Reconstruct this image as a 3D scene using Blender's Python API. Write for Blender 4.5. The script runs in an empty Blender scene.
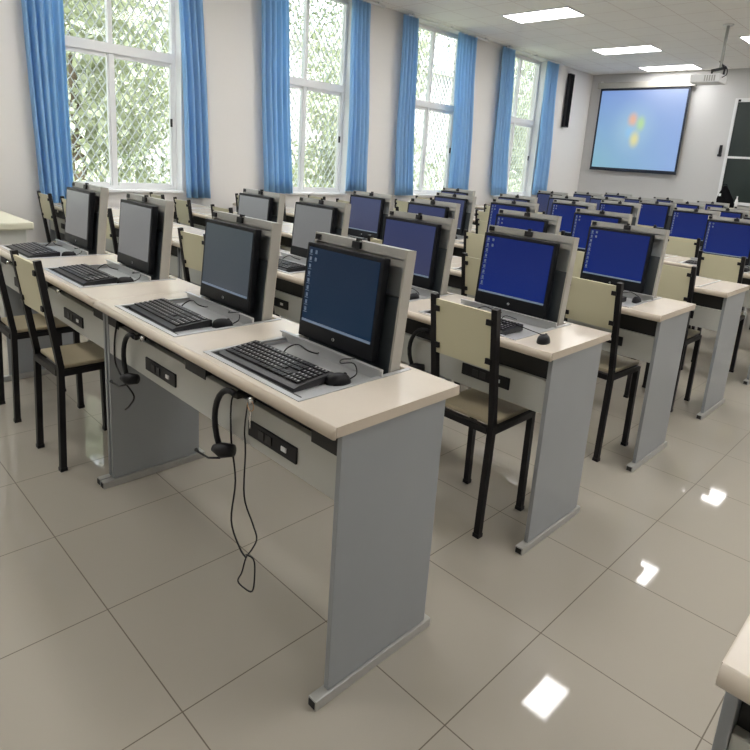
import bpy, bmesh, math, random
from mathutils import Vector, Matrix
random.seed(7)
C = bpy.context.scene.collection
R = math.radians
ROOM_L, ROOM_R, ROOM_F, ROOM_B, CEIL = -5.105, 4.6, 10.9, -3.2, 3.224

# ------------------------------------------------------------------ materials
M = {}
def mat(name, col, rough=.5, metal=0., emit=None, es=0., spec=.5, coat=0., coat_rough=.1, noise=0., nscale=20., bump=0., bscale=200.):
    m = bpy.data.materials.new(name); m.use_nodes = True
    nt = m.node_tree; b = nt.nodes['Principled BSDF']
    b.inputs['Base Color'].default_value = (*col, 1)
    b.inputs['Roughness'].default_value = rough
    b.inputs['Metallic'].default_value = metal
    b.inputs['Specular IOR Level'].default_value = spec
    b.inputs['Coat Weight'].default_value = coat
    b.inputs['Coat Roughness'].default_value = coat_rough
    if emit:
        b.inputs['Emission Color'].default_value = (*emit, 1); b.inputs['Emission Strength'].default_value = es
    if noise or bump:
        tc = nt.nodes.new('ShaderNodeTexCoord')
    if noise:
        n = nt.nodes.new('ShaderNodeTexNoise'); n.inputs['Scale'].default_value = nscale; n.inputs['Detail'].default_value = 5
        nt.links.new(tc.outputs['Object'], n.inputs['Vector'])
        r = nt.nodes.new('ShaderNodeMapRange'); r.inputs['To Min'].default_value = 1-noise; r.inputs['To Max'].default_value = 1+noise
        nt.links.new(n.outputs['Fac'], r.inputs['Value'])
        mx = nt.nodes.new('ShaderNodeVectorMath'); mx.operation = 'SCALE'; mx.inputs[0].default_value = col
        nt.links.new(r.outputs[0], mx.inputs['Scale']); nt.links.new(mx.outputs[0], b.inputs['Base Color'])
    if bump:
        n2 = nt.nodes.new('ShaderNodeTexNoise'); n2.inputs['Scale'].default_value = bscale; n2.inputs['Detail'].default_value = 2
        nt.links.new(tc.outputs['Object'], n2.inputs['Vector'])
        bp = nt.nodes.new('ShaderNodeBump'); bp.inputs['Strength'].default_value = bump; bp.inputs['Distance'].default_value = .002
        nt.links.new(n2.outputs['Fac'], bp.inputs['Height']); nt.links.new(bp.outputs['Normal'], b.inputs['Normal'])
    M[name] = m; return m

mat('laminate', (.63, .57, .49), .22, noise=.05, nscale=9)
mat('laminate_edge', (.56, .49, .40), .35, noise=.05)
mat('grey_steel', (.29, .31, .325), .42, noise=.04, nscale=6)
mat('front_steel', (.47, .48, .45), .45, noise=.04, nscale=6)
mat('lift_steel', (.40, .40, .38), .38, metal=.25, noise=.05)
mat('lift_side', (.40, .385, .345), .45, noise=.05)
mat('inner_steel', (.38, .41, .44), .4, metal=.2)
mat('hinge_dark', (.045, .055, .065), .35)
mat('tray_steel', (.52, .53, .54), .3, metal=.4, noise=.06)
mat('black_and_shade', (.012, .012, .012), .6)  # black parts, and the painted shade of desk gaps and recesses
mat('black_plastic', (.010, .010, .012), .45, spec=.28)
mat('bezel', (.008, .009, .012), .4, spec=.22)
mat('keycap', (.018, .017, .019), .35, spec=.4)
mat('key_body', (.022, .022, .025), .4, spec=.35)
mat('pale_key', (.55, .54, .54), .4)
mat('chair_black', (.006, .005, .006), .5, spec=.35)
mat('chair_cream', (.64, .61, .43), .45, noise=.05, nscale=5)
mat('chair_seat', (.52, .45, .31), .35, noise=.08, nscale=12)
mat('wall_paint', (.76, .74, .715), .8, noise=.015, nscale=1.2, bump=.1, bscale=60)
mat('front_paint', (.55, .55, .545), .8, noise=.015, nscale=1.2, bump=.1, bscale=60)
mat('white_frame', (.82, .83, .84), .4)
mat('white_metal', (.75, .76, .77), .4)
mat('grille_metal', (.66, .67, .68), .5)
mat('chrome', (.6, .6, .6), .2, metal=1)
mat('copper', (.6, .38, .22), .3, metal=1)
mat('logo', (.55, .56, .58), .3, metal=.4)
mat('cloth_dark', (.004, .004, .005), .9, spec=.1)
mat('board', (.012, .022, .019), .35)
mat('screen_border', (.01, .015, .03), .5)
mat('cabinet', (.66, .65, .52), .5)
mat('cabinet_body', (.56, .57, .53), .5)
mat('bark', (.12, .09, .06), .9)
mat('leaf', (.24, .28, .17), .5, noise=.3, nscale=1.5)
mat('leaf_pale', (.42, .45, .31), .5, noise=.3, nscale=1.5)
mat('ground', (.30, .32, .2), .9, noise=.2, nscale=2)
mat('cream_lamp', (.85, .86, .9), .5, emit=(1, .98, .96), es=14)
mat('house_wall', (.55, .53, .5), .8)

def wave_cloth():
    m = mat('curtain', (.38, .61, .87), .75)
    nt = m.node_tree; b = nt.nodes['Principled BSDF']
    out = nt.nodes['Material Output']
    tr = nt.nodes.new('ShaderNodeBsdfTranslucent'); tr.inputs['Color'].default_value = (.50, .76, .96, 1)
    mx = nt.nodes.new('ShaderNodeMixShader'); mx.inputs[0].default_value = .45
    nt.links.new(b.outputs[0], mx.inputs[1]); nt.links.new(tr.outputs[0], mx.inputs[2]); nt.links.new(mx.outputs[0], out.inputs[0])
wave_cloth()

def glass_mat():
    m = bpy.data.materials.new('pane_glass'); m.use_nodes = True; nt = m.node_tree; nt.nodes.clear()
    out = nt.nodes.new('ShaderNodeOutputMaterial'); t = nt.nodes.new('ShaderNodeBsdfTransparent'); t.inputs[0].default_value = (.93, .96, .96, 1)
    g = nt.nodes.new('ShaderNodeBsdfGlossy'); g.inputs['Roughness'].default_value = .02
    lw = nt.nodes.new('ShaderNodeLayerWeight'); lw.inputs[0].default_value = .5
    pw = nt.nodes.new('ShaderNodeMath'); pw.operation = 'POWER'; pw.inputs[1].default_value = 5; nt.links.new(lw.outputs['Facing'], pw.inputs[0])
    f = nt.nodes.new('ShaderNodeMath'); f.operation = 'MULTIPLY_ADD'; f.inputs[1].default_value = .9; f.inputs[2].default_value = .012; nt.links.new(pw.outputs[0], f.inputs[0])
    mx = nt.nodes.new('ShaderNodeMixShader')
    nt.links.new(f.outputs[0], mx.inputs[0]); nt.links.new(t.outputs[0], mx.inputs[1]); nt.links.new(g.outputs[0], mx.inputs[2]); nt.links.new(mx.outputs[0], out.inputs[0])
    M['pane_glass'] = m
glass_mat()

def grid_mat(name, col, line, size, ox, oy, lw, rough, lrough, noise, nsc, rotbump=0., spec=.5, size2=None):
    """Square tiles with thin joints, placed by world position."""
    m = bpy.data.materials.new(name); m.use_nodes = True; nt = m.node_tree; b = nt.nodes['Principled BSDF']
    g = nt.nodes.new('ShaderNodeNewGeometry'); sp = nt.nodes.new('ShaderNodeSeparateXYZ'); nt.links.new(g.outputs['Position'], sp.inputs[0])
    masks = []
    for ax, o, s in (('X', ox, size), ('Y', oy, size2 or size)):
        a = nt.nodes.new('ShaderNodeMath'); a.operation = 'SUBTRACT'; a.inputs[1].default_value = o; nt.links.new(sp.outputs[ax], a.inputs[0])
        d = nt.nodes.new('ShaderNodeMath'); d.operation = 'DIVIDE'; d.inputs[1].default_value = s; nt.links.new(a.outputs[0], d.inputs[0])
        p = nt.nodes.new('ShaderNodeMath'); p.operation = 'PINGPONG'; p.inputs[1].default_value = .5; nt.links.new(d.outputs[0], p.inputs[0])
        l = nt.nodes.new('ShaderNodeMath'); l.operation = 'LESS_THAN'; l.inputs[1].default_value = lw/s/2; nt.links.new(p.outputs[0], l.inputs[0])
        masks.append(l)
    mx = nt.nodes.new('ShaderNodeMath'); mx.operation = 'MAXIMUM'; nt.links.new(masks[0].outputs[0], mx.inputs[0]); nt.links.new(masks[1].outputs[0], mx.inputs[1])
    n = nt.nodes.new('ShaderNodeTexNoise'); n.inputs['Scale'].default_value = nsc; n.inputs['Detail'].default_value = 6; nt.links.new(g.outputs['Position'], n.inputs['Vector'])
    r = nt.nodes.new('ShaderNodeMapRange'); r.inputs['To Min'].default_value = 1-noise; r.inputs['To Max'].default_value = 1+noise; nt.links.new(n.outputs['Fac'], r.inputs['Value'])
    sc = nt.nodes.new('ShaderNodeVectorMath'); sc.operation = 'SCALE'; sc.inputs[0].default_value = col; nt.links.new(r.outputs[0], sc.inputs['Scale'])
    cm = nt.nodes.new('ShaderNodeMix'); cm.data_type = 'RGBA'; cm.inputs[7].default_value = (*line, 1)
    nt.links.new(mx.outputs[0], cm.inputs[0]); nt.links.new(sc.outputs[0], cm.inputs[6]); nt.links.new(cm.outputs[2], b.inputs['Base Color'])
    rr = nt.nodes.new('ShaderNodeMapRange'); rr.inputs['To Min'].default_value = rough; rr.inputs['To Max'].default_value = lrough
    nt.links.new(mx.outputs[0], rr.inputs['Value']); nt.links.new(rr.outputs[0], b.inputs['Roughness'])
    b.inputs['Specular IOR Level'].default_value = spec
    if rotbump:
        n2 = nt.nodes.new('ShaderNodeTexNoise'); n2.inputs['Scale'].default_value = 160; nt.links.new(g.outputs['Position'], n2.inputs['Vector'])
        bu = nt.nodes.new('ShaderNodeBump'); bu.inputs['Strength'].default_value = rotbump; bu.inputs['Distance'].default_value = .003
        nt.links.new(n2.outputs['Fac'], bu.inputs['Height']); nt.links.new(bu.outputs['Normal'], b.inputs['Normal'])
    M[name] = m
grid_mat('floor_tile', (.385, .355, .305), (.11, .085, .06), .4488, -.6616, -.2373, .0032, .045, .5, .04, 1.5, spec=.62)
grid_mat('ceiling_tile', (.88, .86, .82), (.58, .50, .46), .4650, -4.003, 6.083, .006, .8, .8, .03, 3, .3, size2=.463)

def screen_mat(name, top, bot, es, glare=.25):
    """A lit desktop: smooth tint from bottom to top of the panel; grey includes painted window glare."""
    m = bpy.data.materials.new(name); m.use_nodes = True; nt = m.node_tree; b = nt.nodes['Principled BSDF']
    tc = nt.nodes.new('ShaderNodeTexCoord'); sp = nt.nodes.new('ShaderNodeSeparateXYZ'); nt.links.new(tc.outputs['Generated'], sp.inputs[0])
    cr = nt.nodes.new('ShaderNodeMix'); cr.data_type = 'RGBA'; cr.inputs[6].default_value = (*bot, 1); cr.inputs[7].default_value = (*top, 1)
    nt.links.new(sp.outputs['Z'], cr.inputs[0]); nt.links.new(cr.outputs[2], b.inputs['Emission Color'])
    b.inputs['Emission Strength'].default_value = es
    b.inputs['Base Color'].default_value = (.006, .006, .008, 1); b.inputs['Roughness'].default_value = glare; b.inputs['Specular IOR Level'].default_value = .25
    M[name] = m
screen_mat('screen_blue', (.001, .012, .12), (.002, .017, .15), .7)
screen_mat('screen_teal', (.002, .014, .038), (.002, .018, .045), .7)
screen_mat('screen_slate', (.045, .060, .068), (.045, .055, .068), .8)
screen_mat('screen_grey', (.15, .155, .155), (.14, .14, .14), .8)  # window glare on these screens is put into the emission colour
screen_mat('screen_dim', (.025, .035, .10), (.035, .04, .09), .8)
mat('icon_light', (.1, .1, .1), .4, emit=(.20, .32, .5), es=.2)
mat('taskbar_light', (.1, .1, .1), .4, emit=(.22, .33, .5), es=.28)

# ------------------------------------------------------------------ mesh builder
class MB:
    def __init__(s): s.v = []; s.f = []; s.mi = []; s.sm = []
    def add(s, vs, fs, mi=0, sm=False):
        o = len(s.v); s.v += [tuple(v) for v in vs]
        for f in fs: s.f.append(tuple(i+o for i in f)); s.mi.append(mi); s.sm.append(sm)
        return s
    def box(s, x0, y0, z0, x1, y1, z1, mi=0, b=0.):
        """Box; with b > 0 its edges are chamfered."""
        if b <= 0:
            vs = [(x, y, z) for x in (x0, x1) for y in (y0, y1) for z in (z0, z1)]
            return s.add(vs, [(0, 1, 3, 2), (4, 6, 7, 5), (0, 4, 5, 1), (2, 3, 7, 6), (0, 2, 6, 4), (1, 5, 7, 3)], mi)
        bm = bmesh.new(); bmesh.ops.create_cube(bm, size=1)
        for v in bm.verts: v.co = Vector(((x0+x1)/2+v.co.x*(x1-x0), (y0+y1)/2+v.co.y*(y1-y0), (z0+z1)/2+v.co.z*(z1-z0)))
        bmesh.ops.bevel(bm, geom=bm.edges[:], offset=b, segments=2, affect='EDGES', profile=.6)
        bm.verts.index_update()
        s.add([v.co.copy() for v in bm.verts], [[v.index for v in f.verts] for f in bm.faces], mi); bm.free(); return s
    def cord(s, pts, r, n=6, k=5):
        """Tube along a smooth curve through the points."""
        P = [Vector(p) for p in pts]; out = []
        for i in range(len(P)-1):
            a, b, c, d = P[max(i-1, 0)], P[i], P[i+1], P[min(i+2, len(P)-1)]
            for j in range(k):
                t = j/k; out.append(.5*((2*b)+(c-a)*t+(2*a-5*b+4*c-d)*t*t+(3*b-a-3*c+d)*t**3))
        out.append(P[-1]); return s.tube(out, r, n)
    def tube(s, pts, r, n=8, mi=0, caps=True):
        pts = [Vector(p) for p in pts]; rs = r if isinstance(r, (list, tuple)) else [r]*len(pts)
        vs = []; up = Vector((0, 0, 1)); prev = None
        for i, p in enumerate(pts):
            d = (pts[min(i+1, len(pts)-1)]-pts[max(i-1, 0)]).normalized()
            if prev is None:
                a = d.cross(up);
                if a.length < .05: a = d.cross(Vector((1, 0, 0)))
            else: a = prev - d*prev.dot(d)
            a.normalize(); prev = a; c = d.cross(a)
            for k in range(n):
                t = 2*math.pi*k/n; vs.append(p+(a*math.cos(t)+c*math.sin(t))*rs[i])
        fs = [(i*n+k, i*n+(k+1) % n, (i+1)*n+(k+1) % n, (i+1)*n+k) for i in range(len(pts)-1) for k in range(n)]
        if caps: fs += [tuple(reversed(range(n))), tuple((len(pts)-1)*n+k for k in range(n))]
        return s.add(vs, fs, mi, True)
    def bar(s, p, q, w, h, mi=0, side=(1, 0, 0)):
        """Rectangular bar from p to q; w across the side direction, h along the other."""
        p = Vector(p); q = Vector(q); d = (q-p).normalized(); a = Vector(side); a = (a-d*a.dot(d)).normalized(); c = d.cross(a)
        vs = [e+a*sx*w/2+c*sy*h/2 for e in (p, q) for sx, sy in ((-1, -1), (1, -1), (1, 1), (-1, 1))]
        return s.add(vs, [(3, 2, 1, 0), (4, 5, 6, 7), (0, 1, 5, 4), (1, 2, 6, 5), (2, 3, 7, 6), (3, 0, 4, 7)], mi)
    def prism(s, prof, axis, a, b, mi=0, sm=False):
        """Profile of (u, v) swept along an axis from a to b: axis X uses (y, z), Y uses (x, z), Z uses (x, y)."""
        f = {'X': lambda u, v, t: (t, u, v), 'Y': lambda u, v, t: (u, t, v), 'Z': lambda u, v, t: (u, v, t)}[axis]
        n = len(prof); vs = [f(u, v, a) for u, v in prof]+[f(u, v, b) for u, v in prof]
        return s.add(vs, [tuple(range(n)), tuple(reversed(range(n, 2*n)))]+[(i, i+n, (i+1) % n+n, (i+1) % n) for i in range(n)], mi, sm)
    def xf(s, m):
        s.v = [tuple(m @ Vector(v)) for v in s.v]; return s
    def mesh(s, name, mats):
        me = bpy.data.meshes.new(name); me.from_pydata(s.v, [], s.f)
        for m in mats: me.materials.append(M[m])
        for i, p in enumerate(me.polygons): p.material_index = s.mi[i]; p.use_smooth = s.sm[i]
        bm = bmesh.new(); bm.from_mesh(me); bmesh.ops.recalc_face_normals(bm, faces=bm.faces[:]); bm.to_mesh(me); bm.free()
        return me

CACHE = {}
def part(name, key, fn, mats, parent=None, loc=(0, 0, 0), rot=(0, 0, 0), label=None, kind=None):
    """One mesh object; the mesh is made once per key."""
    mats = [mats] if isinstance(mats, str) else list(mats)
    if key is None or key not in CACHE:
        me = fn().mesh(name, mats)
        if key is not None: CACHE[key] = me
    else: me = CACHE[key]
    o = bpy.data.objects.new(name, me); C.objects.link(o); o.parent = parent; o.location = loc; o.rotation_euler = rot
    if label: o['label'] = label
    if kind: o['kind'] = kind
    return o
def tag(o, label, cat, group=None):
    o['label'] = label; o['category'] = cat
    if group: o['group'] = group
    return o
def thing(name, label, cat, loc=(0, 0, 0), rz=0., group=None):
    o = bpy.data.objects.new(name, None); C.objects.link(o); o.location = loc; o.rotation_euler = (0, 0, rz); o.empty_display_size = .1
    return tag(o, label, cat, group)
def struct(name, fn, mats, parent=None):
    o = part(name, None, fn, mats, parent)
    if parent is None: o['kind'] = 'structure'
    return o
ORD = ['front-most', 'second', 'third', 'fourth', 'fifth', 'sixth', 'seventh', 'eighth', 'ninth']
ROWN = ['first', 'second', 'third', 'fourth', 'fifth', 'sixth', 'seventh', 'eighth', 'ninth']
SEATN = ['first', 'second', 'third', 'fourth', 'fifth', 'sixth', 'seventh', 'eighth']

# ------------------------------------------------------------------ room shell
struct('floor', lambda: MB().box(ROOM_L-.25, ROOM_B-.2, -.12, ROOM_R+.2, ROOM_F+.2, 0), 'floor_tile')
struct('ceiling', lambda: MB().box(ROOM_L-.25, ROOM_B-.2, CEIL, ROOM_R+.2, ROOM_F+.2, CEIL+.1), 'ceiling_tile')
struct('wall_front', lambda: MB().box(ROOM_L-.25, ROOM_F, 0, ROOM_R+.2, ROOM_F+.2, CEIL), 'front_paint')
struct('wall_right', lambda: MB().box(ROOM_R, ROOM_B, 0, ROOM_R+.2, ROOM_F, CEIL), 'wall_paint')
struct('wall_back', lambda: MB().box(ROOM_L-.25, ROOM_B-.2, 0, ROOM_R+.2, ROOM_B, CEIL), 'wall_paint')
WINS = [(1.06, 2.30), (3.36, 4.58), (5.64, 6.86), (7.94, 9.14), (-1.24, -.04)]
SILL, HEAD = .845, 3.20
def wall_left():
    b = MB(); ys = [ROOM_B]
    for a, c in sorted(WINS): ys += [a, c]
    ys.append(ROOM_F)
    for i in range(0, len(ys), 2): b.box(ROOM_L-.24, ys[i], 0, ROOM_L, ys[i+1], CEIL)
    for a, c in WINS:
        b.box(ROOM_L-.24, a, 0, ROOM_L, c, SILL); b.box(ROOM_L-.24, a, HEAD, ROOM_L, c, CEIL)
    return b
struct('wall_left', wall_left, 'wall_paint')
for nm, fn in (('baseboard_front', lambda: MB().box(ROOM_L, ROOM_F-.012, 0, ROOM_R, ROOM_F, .09)), ('baseboard_left', lambda: MB().box(ROOM_L, ROOM_B, 0, ROOM_L+.012, ROOM_F-.012, .09))):
    struct(nm, fn, 'grey_steel')
for i, (a, c) in enumerate(WINS):
    w = bpy.data.objects.new('window_%d' % (i+1), None); C.objects.link(w); w['kind'] = 'structure'
    x0, x1 = ROOM_L-.17, ROOM_L-.11; TR = 2.155; mid = (a+c)/2-.03; t = .05
    fr = MB()
    fr.box(x1, a, SILL+.02, ROOM_L+.004, a+.012, HEAD).box(x1, c-.012, SILL+.02, ROOM_L+.004, c, HEAD)
    fr.box(x0, a, SILL, x1, a+t, HEAD).box(x0, c-t, SILL, x1, c, HEAD).box(x0, a+t, SILL, x1, c-t, SILL+t).box(x0, a+t, HEAD-t, x1, c-t, HEAD)
    part('window_frame', None, lambda: fr, 'white_frame', w)
    part('transom_bar', None, lambda: MB().box(x0-.01, a+t, TR-.042, x1+.015, c-t, TR+.045), 'white_frame', w)
    mb = MB().box(x0, mid-.020, SILL+t, x1, mid+.020, TR-.042).box(x0, mid-.020, TR+.045, x1, mid+.020, HEAD-t)
    for (p, q) in ((a+t, mid-.022), (mid+.022, c-t)):      # sash rails of the sliding leaves
        mb.box(x0+.01, p, SILL+t, x1-.01, p+.012, TR-.042).box(x0+.01, q-.012, SILL+t, x1-.01, q, TR-.042)
        mb.box(x0+.01, p+.022, SILL+t, x1-.01, q-.022, SILL+t+.03).box(x0+.01, p+.022, TR-.08, x1-.01, q-.022, TR-.042)
    part('window_sash', None, lambda: mb, 'white_frame', w)
    gl = MB()
    for (p, q) in ((a+t, mid-.022), (mid+.022, c-t)):
        for (z0, z1) in ((SILL+t, TR-.042), (TR+.045, HEAD-t)): gl.box(x0+.026, p, z0, x0+.031, q, z1)
    part('window_pane', None, lambda: gl, 'pane_glass', w)
    part('window_latch', None, lambda: MB().box(x1-.01, c-t-.02, 1.5, x1+.01, c-t-.004, 1.58), 'black_plastic', w)
    part('window_sill', None, lambda: MB().box(ROOM_L-.24, a, SILL-.004, ROOM_L+.03, c, SILL+.02, b=.004), 'white_frame', w)
    gr = MB(); gx = ROOM_L-.225; st = .080; h = HEAD-SILL; wd = c-a; sl = 1.55
    k = -h/sl
    while k < wd:
        for sgn in (1, -1):
            # diagonal y = k + z/sl clipped to the opening
            z0 = max(0, -k*sl); z1 = min(h, (wd-k)*sl)
            if z1 > z0+.01:
                y0, y1 = k+z0/sl, k+z1/sl
                if sgn < 0: y0, y1 = wd-y0, wd-y1
                gr.bar((gx-.003*sgn, a+y0, SILL+z0), (gx-.003*sgn, a+y1, SILL+z1), .009, .009)
        k += st
    part('window_grille', None, lambda: gr, 'grille_metal', w)
    # daylight enters here: a portal that guides the sky's light through the opening
    L = bpy.data.lights.new('window_portal', 'AREA'); L.shape = 'RECTANGLE'; L.size = HEAD-SILL; L.size_y = c-a; L.cycles.is_portal = True
    lo = bpy.data.objects.new('window_portal', L); C.objects.link(lo); lo.location = (ROOM_L-.30, mid, (SILL+HEAD)/2); lo.rotation_euler = (0, R(-90), 0)

# curtains -----------------------------------------------------------
def curtain_mesh(w0, w1, sh, folds, seed, zb):
    rnd = random.Random(seed); ny, nz = folds*10, 14; top = CEIL-.045
    ph = [rnd.uniform(-.5, .5) for _ in range(folds+1)]; am = [rnd.uniform(.7, 1.2) for _ in range(folds+1)]
    vs = []
    for j in range(nz+1):
        t = j/nz; z = top-(top-zb)*t; w = w0+(w1-w0)*t; pinch = 1
        for i in range(ny+1):
            u = i/ny; k = int(u*folds*.999)
            a = (.036+.018*t)*am[k]*math.sin(2*math.pi*u*folds+ph[k]*.4*t)
            vs.append((a+.01*math.sin(7*t+seed), u*w+sh*t+.008*math.sin(5*u*folds+seed)*t, z))
    fs = [(j*(ny+1)+i, j*(ny+1)+i+1, (j+1)*(ny+1)+i+1, (j+1)*(ny+1)+i) for j in range(nz) for i in range(ny)]
    b = MB(); b.add(vs, fs, 0, True); return b
CUR = [(.84, .34, .27, .08, 5, .66), (2.21, .25, .27, .10, 4, .80), (3.14, .35, .40, .10, 5, .86), (4.44, .31, .37, .06, 5, .90),
       (5.33, .30, .38, .07, 5, .86), (6.50, .46, .50, .10, 6, .90), (7.62, .36, .46, .10, 5, .88), (9.0, .38, .44, .05, 5, .9)]
WHERE = ['beside the lattice window behind the cream cabinet', 'between the first and second windows, on the first one',
         'between the first and second windows, on the second one', 'between the second and third windows, on the second one',
         'between the second and third windows, on the third one', 'between the third and fourth windows, on the third one',
         'between the third and fourth windows, on the fourth one', 'beside the tall black speaker, gathered at the fourth window']
for i, (y, w0, w1, sh, fo, zb) in enumerate(CUR):
    o = part('curtain', None, lambda: curtain_mesh(w0, w1, sh, fo, i*3+1, zb), 'curtain', None, (ROOM_L+.095, y, 0))
    so = o.modifiers.new('thick', 'SOLIDIFY'); so.thickness = .003
    tag(o, 'blue curtain ' + WHERE[i], 'curtain', 'blue window curtains')
for i, (a, c) in enumerate(WINS[:4]):
    r = thing('curtain_rail', 'white ceiling rail above the %s window from the cream cabinet' % ROWN[i], 'curtain rail', (ROOM_L+.095, a-.22, CEIL-.03), 0, 'curtain rails')
    ln = c-a+.62
    part('rail_bar', None, lambda: MB().box(-.012, 0, -.012, .012, ln, .012), 'white_metal', r)
    for yy in (.1, ln/2, ln-.1): part('rail_bracket', 'railbr', lambda: MB().box(-.012, -.012, .012, .012, .012, .03), 'white_metal', r, (0, yy, 0))

# ceiling lights -------------------------------------------------------
LIGHTS = [(-3.96, 10.25, 'by the window wall, next to the projection screen'), (-3.98, 8.513, 'by the window wall, second from the projection screen'), (-4.003, 6.083, 'by the window wall, third from the projection screen'),
          (-4.003, 3.65, ''), (-4.003, 1.22, ''), (-4.003, -.9, ''),
          (-1.87, 8.42, 'beside the projector pole'), (-1.88, 5.78, 'second from the projector pole'), (-1.76, 3.34, ''), (-1.86, 1.1, ''), (-1.86, -1.3, ''),
          (.2, 8.6, ''), (.2, 6.1, ''), (.2, 3.6, ''), (.2, 1.1, ''), (2.4, 7.4, ''), (2.4, 4.9, ''), (2.4, 2.4, ''), (2.4, -.2, '')]
for i, (x, y, s) in enumerate(LIGHTS):
    t = thing('ceiling_light', 'recessed white ceiling light panel ' + (s or 'out of the picture above the desks'), 'ceiling light', (x, y, CEIL-.012), 0, 'recessed ceiling lights')
    part('light_frame', 'lf', lambda: MB().box(0, 0, 0, .93, .016, .012).box(0, .447, 0, .93, .463, .012).box(0, .016, 0, .016, .447, .012).box(.914, .016, 0, .93, .447, .012), 'white_metal', t)
    part('light_diffuser', 'ld', lambda: MB().box(.016, .016, .003, .914, .447, .0119), 'cream_lamp', t)

# projection screen ------------------------------------------------------
def projection_mat():
    m = bpy.data.materials.new('projected_image'); m.use_nodes = True; nt = m.node_tree; b = nt.nodes['Principled BSDF']
    tc = nt.nodes.new('ShaderNodeTexCoord'); sp = nt.nodes.new('ShaderNodeSeparateXYZ'); nt.links.new(tc.outputs['Generated'], sp.inputs[0])
    def mixc(fac, c0, c1):
        x = nt.nodes.new('ShaderNodeMix'); x.data_type = 'RGBA'
        nt.links.new(fac, x.inputs[0])
        for k, c in ((6, c0), (7, c1)):
            if isinstance(c, tuple): x.inputs[k].default_value = (*c, 1)
            else: nt.links.new(c, x.inputs[k])
        return x.outputs[2]
    horiz = mixc(sp.outputs['X'], (.22, .50, .62), (.24, .42, .80))
    vert = mixc(sp.outputs['Z'], horiz, (.20, .36, .78))
    cur = vert
    for (cx, cz, rx, rz, col, k) in ((.44, .52, .34, .42, (.36, .62, .80), .7), (.43, .63, .085, .13, (.90, .45, .25), .9), (.53, .58, .075, .14, (.50, .80, .25), .85), (.41, .47, .08, .12, (.25, .60, .95), .7), (.48, .38, .085, .15, (.90, .80, .25), .85)):
        co = nt.nodes.new('ShaderNodeMapping'); co.inputs['Location'].default_value = (-cx/rx, 0, -cz/rz); co.inputs['Scale'].default_value = (1/rx, 0, 1/rz)
        nt.links.new(tc.outputs['Generated'], co.inputs['Vector'])
        ln = nt.nodes.new('ShaderNodeVectorMath'); ln.operation = 'LENGTH'; nt.links.new(co.outputs[0], ln.inputs[0])
        mr = nt.nodes.new('ShaderNodeMapRange'); mr.inputs['From Min'].default_value = 1; mr.inputs['From Max'].default_value = .1; mr.inputs['To Max'].default_value = k; mr.interpolation_type = 'SMOOTHSTEP'
        nt.links.new(ln.outputs['Value'], mr.inputs['Value']); cur = mixc(mr.outputs[0], cur, col)
    b.inputs['Base Color'].default_value = (.10, .10, .10, 1)
    nt.links.new(cur, b.inputs['Emission Color']); b.inputs['Emission Strength'].default_value = .60
    M['projected_image'] = m
projection_mat()
SX0, SX1, SZ0, SZ1 = -4.86, -3.20, 1.455, 2.95
sc_ = thing('projection_screen', 'wall-hung projection screen showing a pale blue desktop image', 'projection screen', ((SX0+SX1)/2, ROOM_F-.09, SZ1))
hw = (SX1-SX0)/2; hh = SZ1-SZ0
part('screen_cloth', None, lambda: MB().box(-hw, 0, -hh, hw, .004, 0), 'screen_border', sc_)
part('screen_picture', None, lambda: MB().box(-hw+.035, -.003, -hh+.035, hw-.035, -.0005, -.04), 'projected_image', sc_, label='lit pale blue projected desktop')
part('screen_housing', None, lambda: MB().box(-hw-.07, -.02, .0, hw+.07, .085, .11, b=.012), 'lift_side', sc_, label='long pale roller housing')
part('bottom_bar', None, lambda: MB().box(-hw, -.008, -hh-.025, hw, .012, -hh), 'screen_border', sc_)
for s in (-1, 1): part('mounting_bracket', None, lambda: MB().box(s*(hw+.03)-.02, .05, .11, s*(hw+.03)+.02, .09, .14), 'white_metal', sc_)

# speaker --------------------------------------------------------------
sp_ = thing('wall_speaker', 'tall slim black column speaker on the window wall beside the last curtain', 'speaker', (ROOM_L, 9.86, 2.16))
part('speaker_cabinet', None, lambda: MB().box(.02, .02, 0, .085, .17, .95, b=.008), 'black_plastic', sp_)
part('speaker_grille', None, lambda: MB().box(.084, .03, .02, .090, .16, .93, b=.002), 'cloth_dark', sp_)
for z in (.2, .75): part('wall_bracket', None, lambda: MB().box(0, .08, z-.03, .022, .12, z+.03), 'black_plastic', sp_)

# blackboard -----------------------------------------------------------
BX0, BX1, BZ0, BZ1 = -2.46, 1.6, 1.0, 2.74
bb = thing('blackboard', 'dark green sliding blackboard in a pale aluminium frame', 'blackboard', (BX0, ROOM_F, 0))
bw = BX1-BX0
part('board_panel', None, lambda: MB().box(.03, -.055, BZ0+.04, bw-.03, -.03, BZ1-.05).box(.03, -.03, BZ0+.04, bw-.03, -.005, BZ1-.05), 'board', bb)
def bframe():
    b = MB().box(0, -.075, BZ0, .045, 0, BZ1).box(bw-.045, -.075, BZ0, bw, 0, BZ1).box(.045, -.075, BZ1-.06, bw-.045, 0, BZ1).box(.045, -.075, BZ0, bw-.045, 0, BZ0+.05)
    return b
part('board_frame', None, bframe, 'white_metal', bb)
part('slide_rail', None, lambda: MB().box(.045, -.072, 1.765, bw-.045, -.056, 1.80), 'white_metal', bb)
part('frame_latch', None, lambda: MB().box(.05, -.08, BZ1-.055, .09, -.074, BZ1-.02), 'black_plastic', bb)
rc = thing('remote_holder', 'small black remote holder on the wall beside the blackboard', 'remote holder', (-2.56, ROOM_F-.022, 1.79))
part('holder_body', None, lambda: MB().box(-.022, 0, .03, .022, .022, .19, b=.004), 'black_plastic', rc)
part('holder_lip', None, lambda: MB().box(-.03, -.02, 0, .03, .022, .035, b=.004), 'black_plastic', rc)

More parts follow.
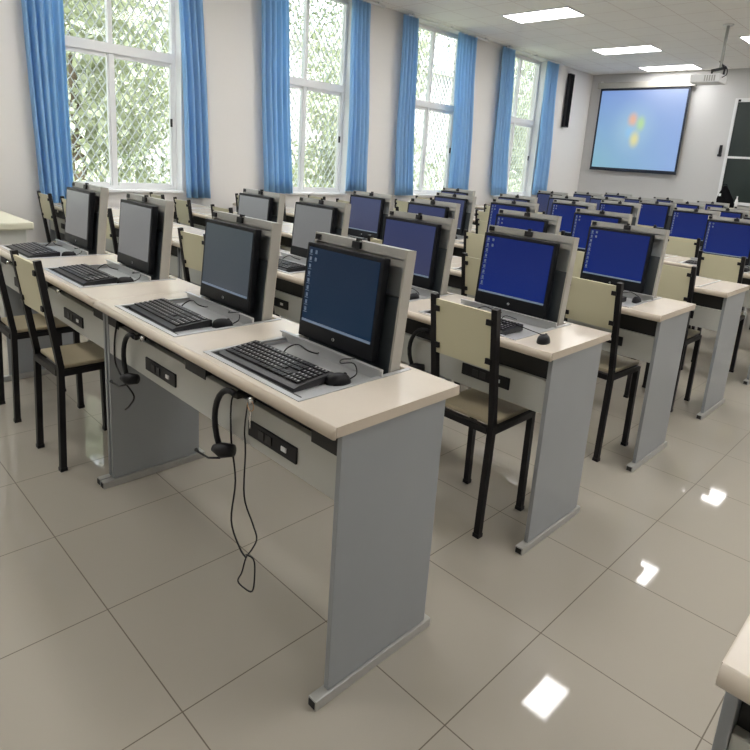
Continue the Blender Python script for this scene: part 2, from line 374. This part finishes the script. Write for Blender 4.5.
# teacher's desk with a black bag and a small bottle -------------------
td = thing('lectern_desk', "teacher's grey lectern desk in front of the blackboard", 'desk', (-2.35, 10.0, 0))
part('desk_body', None, lambda: MB().box(0, 0, 0, 1.3, .5, .94, b=.006), 'front_steel', td)
part('desk_top', None, lambda: MB().box(-.03, -.03, .94, 1.33, .53, .97, b=.006), 'laminate', td)
part('cupboard_door', None, lambda: MB().box(.05, -.012, .1, .62, .0, .88, b=.004).box(.68, -.012, .1, 1.25, 0, .88, b=.004), 'grey_steel', td)
def bag():
    b = MB(); n = 16; prof = [(0, .26, .10), (.04, .28, .11), (.12, .25, .10), (.2, .19, .08), (.27, .12, .06), (.32, .06, .04), (.34, .02, .02)]
    vs = []
    for z, rx, ry in prof:
        for k in range(n):
            t = 2*math.pi*k/n; vs.append((rx*.5*math.cos(t)*(1+.06*math.sin(3*t+z*20))-.05*(z/.34), ry*math.sin(t), z))
    m = len(prof)
    b.add(vs, [(i*n+k, i*n+(k+1) % n, (i+1)*n+(k+1) % n, (i+1)*n+k) for i in range(m-1) for k in range(n)]+[tuple(range(n)), tuple((m-1)*n+k for k in range(n))], 0, True)
    return b
bg = thing('black_bag', 'black soft bag with a small white tag before the blackboard', 'bag', (-2.13, 10.2, .97))
part('bag_body', None, bag, 'cloth_dark', bg)
part('bag_tag', None, lambda: MB().box(-.1, -.1, .17, -.065, -.085, .21, b=.003), 'white_metal', bg)
part('bag_handle', None, lambda: MB().tube([(-.09, 0, .3), (-.08, -.01, .355), (-.03, -.01, .36), (-.02, 0, .32)], .006), 'cloth_dark', bg)
bt = thing('small_bottle', 'small pale bottle standing beside the black bag', 'bottle', (-1.96, 10.15, .97))
part('bottle_body', None, lambda: MB().tube([(0, 0, 0), (0, 0, .12), (0, 0, .145), (0, 0, .17)], [.022, .022, .01, .009], 12), 'white_metal', bt)
part('bottle_cap', None, lambda: MB().tube([(0, 0, .17), (0, 0, .19)], .011, 12), 'logo', bt)

# projector ------------------------------------------------------------
pj = thing('projector', 'white projector hanging from a thin grey pole under the ceiling', 'projector', (-1.80, 7.72, CEIL))
part('ceiling_plate', None, lambda: MB().tube([(0, 0, -.015), (0, 0, 0)], .06, 16), 'white_metal', pj)
part('drop_pole', None, lambda: MB().tube([(0, 0, -.5), (0, 0, -.015)], .018, 12), 'lift_steel', pj)
part('mount_bracket', None, lambda: MB().bar((-.10, 0, -.53), (.07, 0, -.50), .03, .03, side=(0, 1, 0)).bar((-.02, 0, -.42), (.06, 0, -.52), .02, .02, side=(0, 1, 0)).bar((-.09, 0, -.53), (-.09, 0, -.58), .02, .02).bar((.05, 0, -.51), (.05, 0, -.58), .02, .02), 'black_plastic', pj)
bd = part('projector_body', None, lambda: MB().box(-.30, -.12, -.68, .05, .16, -.58, b=.012), 'white_metal', pj)
part('projector_lens', None, lambda: MB().tube([(-.18, .155, -.63), (-.18, .185, -.63)], .03, 16), 'black_plastic', bd)
part('side_vent', None, lambda: [b := MB(), [b.box(-.13+k*.028, -.124, -.665, -.115+k*.028, -.118, -.595) for k in range(5)]][0], 'lift_steel', bd)
part('hanging_cable', None, lambda: MB().cord([(.0, .0, -.45), (.07, 0, -.5), (.09, -.02, -.58), (.05, -.05, -.62)], .006), 'black_plastic', pj)

# cream cabinet at the window wall ---------------------------------------
cb = thing('low_cabinet', 'low cream-topped cabinet against the window wall past the desks', 'cabinet', (ROOM_L+.02, -.02, 0))
cw = 1.45
part('cabinet_body', None, lambda: MB().box(0, .03, .06, cw-.04, .45, .70, b=.006), 'cabinet_body', cb)
part('cabinet_top', None, lambda: MB().box(0, 0, .70, cw, .49, .75, b=.012), 'cabinet', cb)
part('cabinet_plinth', None, lambda: MB().box(.03, .06, 0, cw-.08, .42, .06), 'grey_steel', cb)
for k in range(3):
    d = part('cabinet_door', None, lambda: MB().box(.02+k*.46, .018, .09, .02+k*.46+.44, .03, .68, b=.003), 'cabinet', cb)
    part('door_handle', None, lambda: MB().box(.40+k*.46, .004, .36, .415+k*.46, .018, .46, b=.003), 'chrome', d)

# ------------------------------------------------------------------ desks
H, DP, TT = .75, .4548, .026
HX0, HX1, HY0, HY1 = -.226, .212, .045, .432       # opening of a lift unit about its centre
def tabletop(L, cs):
    b = MB(); fr = .018; z0, z1 = H-TT, H
    xs = [-L]
    for c in sorted(cs): xs += [c+HX0, c+HX1]
    xs.append(0)
    for i in range(0, len(xs), 2): b.box(xs[i], fr, z0, xs[i+1], DP, z1)
    for c in cs:
        b.box(c+HX0, fr, z0, c+HX1, HY0, z1); b.box(c+HX0, HY1, z0, c+HX1, DP, z1)
    prof = [(fr, z1)]+[(fr-fr*math.sin(t*math.pi/12), (z0-.004+z1)/2+(z1-z0+.004)/2*math.cos(t*math.pi/12)) for t in range(1, 12)]+[(fr, z0-.004)]
    b.prism(prof, 'X', -L, 0, 1, True)
    b.box(-.0005, fr, z0, .001, DP, z1, 1); b.box(-L-.001, fr, z0, -L+.0005, DP, z1, 1)
    return b
def lift_local(b, c):
    return b.xf(Matrix.Translation((c, .372, .742)) @ Matrix.Rotation(R(-5.5), 4, 'X'))
HW, HH, HD = .197, .350, .036
def housing_shell():
    b = MB()
    b.box(-HW, 0, -.02, -HW+.008, HD, HH, 1); b.box(HW-.008, 0, -.02, HW, HD, HH, 1)
    b.box(-HW+.008, 0, HH-.026, HW-.008, HD, HH, 0)
    b.box(-HW+.008, .004, HH-.050, HW-.008, .010, HH-.030, 0)
    b.box(-HW+.008, .008, -.02, -HW+.016, HD-.006, HH-.03, 0)
    return b
def housing_inner():
    return MB().box(-HW+.008, HD-.006, -.02, HW-.008, HD, HH-.026)
def housing_block():
    return MB().box(-HW+.016, .010, -.02, HW-.010, HD-.006, .215, b=.002)
def housing_back():
    return MB().box(-HW+.003, HD, -.015, HW-.003, HD+.005, HH-.006, b=.002)
DESKN = ['next to the aisle', 'second from the aisle', 'third from the aisle', 'fourth from the aisle']
def make_desk(x, y, L, cs, up, label, group, shelf=True):
    t = thing('computer_desk', label, 'desk', (x, y, 0), 0, group)
    kc = tuple(cs)
    part('tabletop', ('top', L, kc), lambda: tabletop(L, cs), ('laminate', 'laminate_edge'), t)
    for sx, x0 in ((1, -.034), (-1, -L+.006)):
        part('side_panel', 'sp', lambda: MB().box(0, .042, .03, .016, .408, H-TT, b=.002), 'grey_steel', t, (x0+(.012 if sx > 0 else 0), 0, 0))
        f = part('foot_rail', ('ft', sx), lambda: MB().box(.004 if sx > 0 else -.0055, .0, 0, .034 if sx > 0 else .024, .432, .028, b=.003), 'lift_steel', t, (x0, 0, 0))
        part('end_cap', ('ec', sx), lambda: MB().box(.008 if sx > 0 else -.001, -.002, .005, .030 if sx > 0 else .020, .0, .024), 'black_and_shade', f)
    # front panel with black blocks painting the shade of the gap, shelf and cut-outs
    pz0, pz1 = (.52, .640) if shelf else (.550, .674)
    fp = part('front_panel', ('fp', L, shelf), lambda: MB().box(-L+.0225, .045, pz0, -.0225, .065, pz1, b=.002), 'front_steel', t)
    part('under_box', ('ub', L, kc), lambda: [b := MB(), [b.box(c-.25, .09, .60, c+.245, .44, H-TT-.001) for c in cs]][0], 'grey_steel', t)
    part('shelf_shade' if shelf else 'gap_shade', ('cg', L, shelf), lambda: MB().box(-L+.023, .066, .600, -.023, .089, .7235) if shelf else MB().box(-L+.023, .066, .650, -.023, .088, .7235).box(-.115, .043, .664, -.0225, .066, .717).box(-L+.0225, .043, .664, -L+.115, .066, .717).box(-L/2-.06, .043, .664, -L/2+.06, .066, .717), 'black_and_shade', t)
    for i, c in enumerate(cs):
        sk = part('socket_plate', 'sk', lambda: MB().box(-.105, -.006, -.022, .105, 0, .022, b=.002), 'black_plastic', t, (c+.108, .045, .585 if shelf else .604))
        for sx in (-.0425, -.0095): part('socket', 'skt', lambda: MB().box(-.0125, -.0085, -.012, .0125, -.0055, .012), 'key_body', sk, (sx, 0, 0))
        part('socket_switch', 'sks', lambda: MB().box(.045, -.0085, -.006, .066, -.0055, .006), 'white_metal', sk)
        part('desk_lock', 'lk', lambda: MB().tube([(0, .0, 0), (0, -.014, 0)], .009, 12), 'chrome', t, (c+.07, .010, .712))
        if up[i]:
            part('tray_rim', 'tr', lambda: MB().box(HX0-.006, HY0-.008, H-.002, HX1+.006, HY0+.008, H+.0025).box(HX0-.006, HY0+.008, H-.002, HX0+.008, HY1+.004, H+.0025).box(HX1-.008, HY0+.008, H-.002, HX1+.006, HY1+.004, H+.0025), 'tray_steel', t, (c, 0, 0))
            part('tray_shade', 'tg', lambda: MB().box(HX0+.008, HY0+.008, H-.006, HX1-.008, HY0+.018, H-.0005).box(HX0+.008, HY0+.018, H-.006, HX0+.018, .20, H-.0005), 'black_and_shade', t, (c, 0, 0))  # black strips stand in for the shade inside the tray recess
            ty = part('keyboard_tray', 'ty', lambda: MB().box(HX0+.012, HY0+.012, H-.018, HX1-.012, .318, H-.012).box(HX0+.012, HY0+.012, H-.012, HX0+.015, .318, H-.003).box(HX1-.015, HY0+.012, H-.012, HX1-.012, .318, H-.003).box(HX0+.015, HY0+.012, H-.012, HX1-.015, HY0+.015, H-.003), 'tray_steel', t, (c, 0, 0))
            part('tray_lip', 'tl', lambda: MB().box(HX0-.012, .318, H-.018, HX1+.004, .324, H+.022, b=.001).box(HX0-.012, .311, H+.018, HX1+.004, .318, H+.022), 'tray_steel', ty)
            part('unit_well', 'uw', lambda: MB().box(HX0+.001, .330, H-.12, HX1-.001, HY1, H-.09).box(HX0+.001, HY0, H-.028, HX1-.001, .33, H-.02), 'black_and_shade', t, (c, 0, 0))
            hs = part('lift_housing', 'hs', lambda: lift_local(housing_shell(), 0), ('lift_steel', 'lift_side'), t, (c, 0, 0), label='raised grey steel frame around the monitor')
            part('inner_panel', 'hi', lambda: lift_local(housing_inner(), 0), 'inner_steel', hs)
            part('hinge_cover', 'hk', lambda: lift_local(housing_block(), 0), 'hinge_dark', hs)
            part('back_cover', 'hb', lambda: lift_local(housing_back(), 0), 'laminate', hs)
            part('housing_lock', 'hl', lambda: lift_local(MB().box(-.017, -.009, .326, .017, .002, .347, b=.002).box(-.006, -.004, .346, .006, .01, .357), 0), 'black_plastic', hs)
            part('corner_latch', 'hl2', lambda: lift_local(MB().box(-.190, -.0045, .328, -.166, .002, .345), 0), 'black_plastic', hs)
        else:
            part('closed_lid', 'cl', lambda: MB().box(HX0+.004, HY0+.004, H-.012, HX1-.004, HY1-.004, H+.002, b=.001).box(-.03, .24, H+.002, .03, .25, H+.005), 'laminate', t, (c, 0, 0))
            part('lid_rim', 'clr', lambda: MB().box(HX0-.006, HY0-.008, H-.002, HX1+.006, HY0+.003, H+.003).box(HX0-.006, HY1-.003, H-.002, HX1+.006, HY1+.008, H+.003).box(HX0-.006, HY0+.003, H-.002, HX0+.003, HY1-.003, H+.003).box(HX1-.003, HY0+.003, H-.002, HX1+.006, HY1-.003, H+.003), 'tray_steel', t, (c, 0, 0))
    return t

# ------------------------------------------------------------------ monitors, keyboards, mice
MW, MH = .168, .296
def mon_xf(b): return b.xf(Matrix.Translation((-.021, .360, .766)) @ Matrix.Rotation(R(-5.0), 4, 'X'))
def monitor(x, y, c, kind, label):
    t = thing('monitor', label, 'monitor', (x+c, y, 0), 0, 'monitors on raised desk frames')
    part('monitor_casing', 'mc', lambda: mon_xf(MB().box(-MW, -.016, 0, MW, .010, MH, b=.004).box(-.10, .010, .05, .10, .018, .22, b=.004)), 'bezel', t)
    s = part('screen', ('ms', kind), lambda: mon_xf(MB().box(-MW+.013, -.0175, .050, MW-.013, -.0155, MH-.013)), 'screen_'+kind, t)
    if kind in ('blue', 'teal', 'slate', 'dim'):
        part('taskbar', 'mt', lambda: mon_xf(MB().box(-MW+.013, -.0180, .050, MW-.013, -.0172, .0575)), 'taskbar_light', s)
        if kind in ('blue', 'teal'):
            def ic():
                b = MB(); rnd = random.Random(3)
                for k in range(9):
                    z = MH-.032-k*.0225; b.box(-MW+.020, -.0180, z, -MW+.029, -.0172, z+.011)
                    b.box(-MW+.017, -.0180, z-.005, -MW+.032, -.0172, z-.003)
                    if k < 2: b.box(-MW+.044, -.0180, z, -MW+.053, -.0172, z+.011)
                return b
            part('desktop_icons', 'mic', lambda: mon_xf(ic()), 'icon_light', s)
    def logo():
        b = MB().tube([(0, -.0185, .024), (0, -.0155, .024)], .005, 20)
        b.bar((-.0025, -.019, .019), (.0005, -.019, .029), .001, .0008, 1, side=(1, 0, 0)).bar((.0005, -.019, .019), (.0028, -.019, .027), .001, .0008, 1, side=(1, 0, 0))
        return b
    part('round_logo', 'ml', lambda: mon_xf(logo()), ('logo', 'bezel'), t)
    part('support_arm', 'ma', lambda: MB().box(-.06, .366, .795, .04, .384, .86, b=.003), 'black_plastic', t)
    return t
def keyboard_keys():
    b = MB(); rows = 6; W2 = .172
    for r in range(rows):
        y0 = .012+r*.0182+(.004 if r == 5 else 0); z = .017+r*.0012
        if r == 0: spans = [.020, .015, .015, .082, .015, .015, .015, .020]
        elif r in (1, 2, 3, 4): spans = {1: [.030], 2: [.024], 3: [.020], 4: [.013]}[r]+[.0142]*(11 if r < 3 else 12)+[{1: .034, 2: .030, 3: .020, 4: .024}[r]]
        else: spans = [.0138]*13
        tot = sum(spans); k = .232/tot; x = -W2+.006
        for s in spans:
            b.box(x+.0014, y0, z-.005, x+s*k-.0014, y0+.0150, z+.003)
            if r > 0 and s < .04: b.box(x+.0035, y0+.0075, z+.003, x+.0075, y0+.0125, z+.0033, 1)
            x += s*k
        if r != 2:
            for q in range(3): b.box(.068+q*.0135, y0, z-.005, .068+q*.0135+.011, y0+.015, z+.003)
        for q in range(4): b.box(.113+q*.0138, y0, z-.005, .113+q*.0138+.0110, y0+.015, z+.003); b.box(.1155+q*.0138, y0+.0065, z+.003, .1195+q*.0138, y0+.012, z+.0033, 1)
    return b
def keyboard(x, y, z, rz, label):
    t = thing('keyboard', label, 'keyboard', (x, y, z), rz, 'keyboards in the desk trays')
    part('keyboard_body', 'kb', lambda: MB().prism([(-.010, 0), (.132, 0), (.132, .022), (.126, .024), (.008, .014), (-.008, .010)], 'X', -.178, .178), 'key_body', t)
    part('keycaps', 'kk', keyboard_keys, ('keycap', 'pale_key'), t)
    part('status_strip', 'ks', lambda: MB().box(.115, .1245, .021, .165, .130, .0245), 'pale_key', t)
    part('keyboard_cord', 'kc', lambda: MB().cord([(-.05, .13, .014), (-.05, .15, .03), (-.02, .162, .045), (.03, .158, .04), (.05, .172, .035), (.04, .19, .03)], .0022, 6), 'black_plastic', t)
    return t
def mouse_body():
    b = MB(); n, m = 14, 7; vs = []
    for j in range(m):
        t = j/(m-1); r = math.cos(t*math.pi/2)**.55; z = .028*math.sin(t*math.pi/2)
        for k in range(n):
            a = 2*math.pi*k/n; vs.append((.021*r*math.cos(a), .036*r*math.sin(a)-.004*t, z))
    b.add(vs, [(j*n+k, j*n+(k+1) % n, (j+1)*n+(k+1) % n, (j+1)*n+k) for j in range(m-1) for k in range(n)]+[tuple(range(n))], 0, True); return b
def mouse(x, y, z, rz, label, cord):
    t = thing('computer_mouse', label, 'mouse', (x, y, z), rz, 'computer mice')
    part('mouse_shell', 'mb', mouse_body, 'black_plastic', t)
    part('scroll_wheel', 'mw', lambda: MB().tube([(-.003, .018, .024), (.003, .018, .024)], .005, 10), 'keycap', t)
    part('mouse_cord', None, lambda: MB().cord(cord, .0018, 6), 'black_plastic', t)
    return t

# ------------------------------------------------------------------ chairs
def chair(x, y, rz, label):
    t = thing('chair', label, 'chair', (x, y, 0), rz, 'cream and black classroom chairs')
    w = .132; d = .285; q = .023
    for s in (-1, 1):
        part('back_post', ('bp', s), lambda: MB().bar((s*w, 0, 0), (s*w, .012, .45), q, q).bar((s*w, .012, .44), (s*w, -.048, .872), q, q).box(s*w-.0135, -.0135, 0, s*w+.0135, .0135, .015), 'chair_black', t)
        part('front_leg', ('fl', s), lambda: MB().bar((s*w, d, 0), (s*w, d-.006, .425), q, q).box(s*w-.0135, d-.0135, 0, s*w+.0135, d+.0135, .015), 'chair_black', t)
    part('seat_frame', 'sf', lambda: MB().box(-w+.012, -.004, .405, w-.012, .018, .430).box(-w+.012, d-.018, .405, w-.012, d+.004, .430).box(-w-.011, .018, .405, -w+.011, d-.01, .430).box(w-.011, .018, .405, w+.011, d-.01, .430), 'chair_black', t)
    part('seat', 'se', lambda: MB().box(-w+.004, .022, .430, w-.004, d+.018, .447, b=.006), 'chair_seat', t)
    def rail(z0, z1, th, w_, off):
        k = .064/.455; f = lambda z: .012-(z-.44)*k+off
        return MB().prism([(f(z0)-th/2, z0), (f(z0)+th/2, z0), (f(z1)+th/2, z1), (f(z1)-th/2, z1)], 'X', -w_, w_)
    part('backrest', 'br', lambda: rail(.650, .856, .012, w-.010, -.002), 'chair_cream', t)
    for s in (-1, 1):
        for z in (.682, .822): part('backrest_bolt', 'bb', lambda: MB().box(-.012, -.016, -.010, .012, .010, .010), 'chair_black', t, (s*(w-.017), .012-(z-.44)*.1407, z))
    return t

# ------------------------------------------------------------------ the rows
ROWY = [0, .93, 1.87, 2.83, 3.78, 4.73, 5.68, 6.63, 7.58]
UP = {0: {0, 1, 2, 3}, 1: {0, 1, 2, 3}, 2: {0, 1, 2, 3}, 3: {1, 2, 3}, 4: {0, 2, 3, 4}, 5: {0, 1, 2, 3}, 6: {0, 1, 2, 3, 4}, 7: {0, 1, 2, 3, 4}, 8: {0, 1, 2, 3, 4}}
for r, y in enumerate(ROWY):
    if r == 0: desks = [(0, 1.335, (-.378, -1.0)), (-1.338, 1.40, (-1.78+1.338, -2.485+1.338))]
    else: desks = [(0, 1.29, (-.372, -.96)), (-1.294, 1.29, (-1.672+1.294, -2.25+1.294)), (-2.588, 1.29, (-.372, -.96)), (-3.882, 1.12, (-.29, -.81))]
    si = 0
    for k, (dx, L, cs) in enumerate(desks):
        up = [(si+j) in UP[r] for j in range(2)]
        state = 'both screens raised' if all(up) else ('both lids closed flat' if not any(up) else 'one lid closed')
        make_desk(dx, y, L, cs, up, 'grey and cream two-seat desk, %s row, %s, %s' % (ROWN[r], DESKN[k].replace('next to the aisle', 'beside the aisle'), state), 'computer desks in rows', r > 0)
        for j, c in enumerate(cs):
            s = si+j; X = dx+c; who = '%s row, %s seat from the aisle' % (ROWN[r], SEATN[s])
            rnd = random.Random(r*17+s*5+2)
            if up[j]:
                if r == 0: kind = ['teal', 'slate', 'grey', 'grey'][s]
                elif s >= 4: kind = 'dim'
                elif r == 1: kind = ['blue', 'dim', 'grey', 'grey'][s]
                elif r == 2: kind = ['blue', 'blue', 'dim', 'dim'][s]
                elif s == 3 : kind = 'dim'
                else: kind = 'blue'
                look = {'teal': 'black monitor with a dark teal desktop', 'slate': 'black monitor with a slate grey screen', 'grey': 'black monitor with a washed-out grey screen', 'dim': 'black monitor with a muted violet-blue screen', 'blue': 'black monitor with a bright blue desktop'}[kind]
                monitor(dx, y, c, kind, look+', '+who)
                keyboard(X-.045+rnd.uniform(-.008, .008), y+.085, H-.012, R(rnd.uniform(-1.5, 1.5)), 'black keyboard in the desk tray, '+who)
                if r == 1 and s == 0:
                    mouse(-.085, y+.105, H, R(8), 'black mouse lying on the bare desktop corner, '+who, [(0, .034, .01), (-.02, .07, .004), (-.09, .10, .004), (-.15, .10, .012), (-.2, .08, .015), (-.21, .13, .03), (-.17, .15, .02)])
                else:
                    mx = X+.165 if r else X+.155
                    mouse(mx, y+.235+rnd.uniform(-.02, .02), H-.012, R(rnd.uniform(-25, 10)), 'black mouse beside the keyboard, '+who, [(0, .034, .01), (-.01, .055, .02), (-.05, .06, .034), (-.07, .03, .03), (-.10, .045, .03), (-.085, .075, .035), (-.12, .082, .03)])
            if r >= 1 and not (r >= 7 and s > 4):
                cx, cy, a = X+.066+rnd.uniform(-.015, .015), y-.028+rnd.uniform(-.03, .02), R(rnd.uniform(-3, 3))
                if r == 1 and s == 0: cx, cy, a = -.305, .903, R(0)
                if s == 6 and r == 2: cx = -4.13
                chair(cx, cy, a, 'cream-backed black chair, '+who)
        si += 2
chair(-1.683, -.070, R(1.5), 'cream-backed black chair pulled out before the joint of the first-row desks')
chair(-2.272, -.075, R(0), 'cream-backed black chair partly cut off at the edge, before the end desk')

# right-hand block across the aisle: its first desk shows one corner
make_desk(.793+1.29, -.055, 1.29, (-.372, -.96), (False, False), 'computer desk across the aisle, only its pale corner in view', 'computer desks in rows')

# headsets --------------------------------------------------------------
def headset(x, y, z, sc, label, rz=0.):
    t = thing('headset', label, 'headset', (x, y, z), rz, 'headsets under the desk edges')
    band = [(.075, 0, .0), (.03, -.005, .0)]
    arc = [(-.0+.085*sc*math.cos(a)+.06, -.004, -.055+.105*sc*math.sin(a)) for a in [R(75+i*15) for i in range(11)]]
    part('headband', ('hb2', sc), lambda: MB().tube([(p[0], p[1], p[2]) for p in arc], [.0085]*len(arc), 8), 'black_plastic', t)
    e = arc[-1]
    part('ear_pad', ('ep', sc), lambda: MB().tube([(e[0]-.005, -.02, e[2]-.004), (e[0]+.02, -.008, e[2]-.005), (e[0]+.05, .01, e[2]+.0)], [.010, .022, .017], 12), 'black_plastic', t)
    part('microphone_boom', ('mbm', sc), lambda: MB().tube([(e[0]+.03, -.02, e[2]-.02), (e[0]-.03, -.02, e[2]-.045), (e[0]-.085, -.02, e[2]-.05), (e[0]-.1, -.02, e[2]-.048)], [.003, .003, .003, .006], 8), 'black_plastic', t)
    part('hanging_clip', ('hcl', sc), lambda: MB().box(arc[0][0]-.01, -.008, arc[0][2]-.006, arc[0][0]+.012, .05, arc[0][2]+.006), 'black_and_shade', t)
    return t
headset(-.468, .012, .652, 1., 'black headset with a microphone hanging under the first-row aisle desk')
headset(-1.10, .02, .655, .9, 'black headset tangled in cable under the first-row desk near the joint')
headset(-.60, .95, .655, .9, 'black headset loop hanging under the second-row aisle desk')
# loose cords ------------------------------------------------------------
c1 = part('loose_cable', None, lambda: MB().cord([(-.405, .03, .70), (-.443, .03, .66), (-.451, .035, .54), (-.443, .045, .413), (-.47, .05, .27), (-.425, .05, .205), (-.39, .05, .19)], .0028, 6), 'black_plastic')
tag(c1, 'thin black cord hanging from the headset under the aisle desk', 'cable')
c2 = part('loose_cable', None, lambda: MB().cord([(-.36, .03, .70), (-.385, .035, .60), (-.395, .045, .52), (-.405, .05, .38), (-.36, .05, .315), (-.339, .05, .28), (-.36, .05, .235), (-.39, .05, .19), (-.41, .05, .13), (-.43, .05, .09), (-.40, .05, .085), (-.355, .05, .10), (-.345, .05, .16), (-.352, .05, .205), (-.39, .05, .20)], .0024, 6), 'black_plastic')
tag(c2, 'thin black cord ending in a small loop near the floor', 'cable')
c3 = part('loose_cable', None, lambda: MB().cord([(-1.22, .04, .70), (-1.25, .04, .62), (-1.25, .04, .53), (-1.17, .04, .48), (-1.12, .05, .44), (-1.16, .05, .39), (-1.20, .05, .36)], .0034, 6), 'black_plastic')
tag(c3, 'tangled black cord under the first-row desk beside the joint', 'cable')
kz = thing('desk_keys', 'small pair of steel keys hanging from the aisle desk lock', 'keys', (-.305, -.001, .712))
part('key_ring', None, lambda: MB().tube([(.014*math.cos(R(a)), 0, -.012+.014*math.sin(R(a))) for a in range(0, 361, 30)], .0014, 6), 'copper', kz)
part('key_blade', None, lambda: MB().box(-.007, -.001, -.052, .005, .001, -.024).box(-.003, -.001, -.074, .002, .001, -.052), 'chrome', kz)

# ------------------------------------------------------------------ outside
struct('ground', lambda: MB().box(-40, -30, -.5, ROOM_L-.26, 45, -.4), 'ground')
def tree(x, y, h, w, seed, label, m, n):
    rnd = random.Random(seed); t = thing('tree', label, 'tree', (x, y, -.4), 0, 'trees outside the windows')
    part('trunk', None, lambda: MB().tube([(0, 0, 0), (.05, .03, h*.3), (-.04, .02, h*.6), (0, 0, h*.8)], [.12, .09, .06, .03], 8), 'bark', t)
    blobs = [(rnd.uniform(-w, w)*.6, rnd.uniform(-w, w)*.6, rnd.uniform(.12, .92)*h, rnd.uniform(.3, .55)*w) for _ in range(16)]
    def crown():
        b = MB(); vs = []; fs = []
        for _ in range(n):
            bx, by, bz, br = rnd.choice(blobs)
            d = Vector((rnd.gauss(0, 1), rnd.gauss(0, 1), rnd.gauss(0, 1))).normalized()*br*rnd.uniform(.6, 1)
            p = Vector((bx, by, bz))+d
            u = Vector((rnd.gauss(0, 1), rnd.gauss(0, 1), rnd.gauss(0, 1))).normalized(); v = u.orthogonal().normalized(); s = rnd.uniform(.05, .10)
            k = len(vs); vs += [p-u*s, p+v*s*.5, p+u*s, p-v*s*.5]; fs.append((k, k+1, k+2, k+3))
        b.add(vs, fs); return b
    part('crown', None, crown, m, t)
TR_ = [(-9.0, 2.6, 4.2, 1.7, 'bushy pale green tree outside the first window'), (-14.4, 4.6, 6.8, 2.3, 'tall leafy tree seen through the first window, behind the bushy one'),
       (-9.6, 8.6, 4.8, 1.8, 'leafy tree seen through the second window lattice'), (-13.5, 12.5, 7, 2.6, 'tall tree seen through the second and third window lattices'),
       (-9.5, 14.5, 4.8, 1.9, 'leafy tree seen through the third window lattice'), (-12.5, 19.5, 7, 2.7, 'tall tree seen through the fourth window'),
       (-14.5, -2.2, 7.5, 2.3, 'tall tree seen past the first curtain'), (-8.6, 19.0, 4.6, 1.8, 'low leafy tree seen through the fourth window'), (-20.8, 7.5, 9, 3.0, 'distant tall tree beyond the others outside the first window')]
for i, (x, y, h, w, l) in enumerate(TR_): tree(x, y, h, w, i+11, l, 'leaf_pale' if i % 2 == 0 else 'leaf', 9000 if i < 2 else 6500)
bw_ = thing('garden_wall', 'pale building wall beyond the trees outside the windows', 'wall', (-27, 0, -.4))
part('masonry', None, lambda: MB().box(-.4, -12, 0, 0, 60, 7.5), 'house_wall', bw_)
part('roof_edge', None, lambda: MB().box(-.6, -12, 7.5, .3, 60, 7.8), 'house_wall', bw_)

# ------------------------------------------------------------------ light
w = bpy.data.worlds.new('World'); bpy.context.scene.world = w; w.use_nodes = True
nt = w.node_tree; bgn = nt.nodes['Background']
sky = nt.nodes.new('ShaderNodeTexSky'); sky.sky_type = 'HOSEK_WILKIE'; sky.turbidity = 6; sky.ground_albedo = .4; sky.sun_direction = Vector((-.3, -.4, .85)).normalized()
mx = nt.nodes.new('ShaderNodeMix'); mx.data_type = 'RGBA'; mx.inputs[0].default_value = .65; mx.inputs[7].default_value = (1, 1, 1, 1)
nt.links.new(sky.outputs[0], mx.inputs[6]); nt.links.new(mx.outputs[2], bgn.inputs[0]); bgn.inputs[1].default_value = 5.
sun = bpy.data.lights.new('sun', 'SUN'); sun.energy = 7; sun.angle = R(1); so = bpy.data.objects.new('sun', sun); C.objects.link(so); so.rotation_euler = (R(15), R(28), 0)

# ------------------------------------------------------------------ camera
cam = bpy.data.cameras.new('camera'); co = bpy.data.objects.new('camera', cam); C.objects.link(co)
F = 604.53; cam.sensor_width = 36; cam.sensor_fit = 'HORIZONTAL'; cam.lens = 36*F/750
cam.shift_x = -(386.33-375)/750; cam.shift_y = (304.36-375)/750
def rx(a): return Matrix.Rotation(a, 3, 'X')
rot = Matrix.Rotation(.778, 3, 'Z') @ Matrix.Rotation(-.0702, 3, 'Y') @ rx(1.3367)
co.matrix_world = Matrix.Translation((.9054, -.8037, 1.3238)) @ rot.to_4x4()
cam.clip_start = .02; cam.clip_end = 200
S = bpy.context.scene; S.camera = co
S.view_settings.view_transform = 'Standard'; S.view_settings.look = 'None'; S.view_settings.gamma = 1; S.view_settings.use_curve_mapping = False
S.view_settings.exposure = .42
S.cycles.use_denoising = True
S.cycles.max_bounces = 8; S.cycles.diffuse_bounces = 5; S.cycles.glossy_bounces = 4; S.cycles.transparent_max_bounces = 12
S.cycles.sample_clamp_indirect = 6; S.cycles.blur_glossy = .5
S.cycles.caustics_reflective = False; S.cycles.caustics_refractive = False
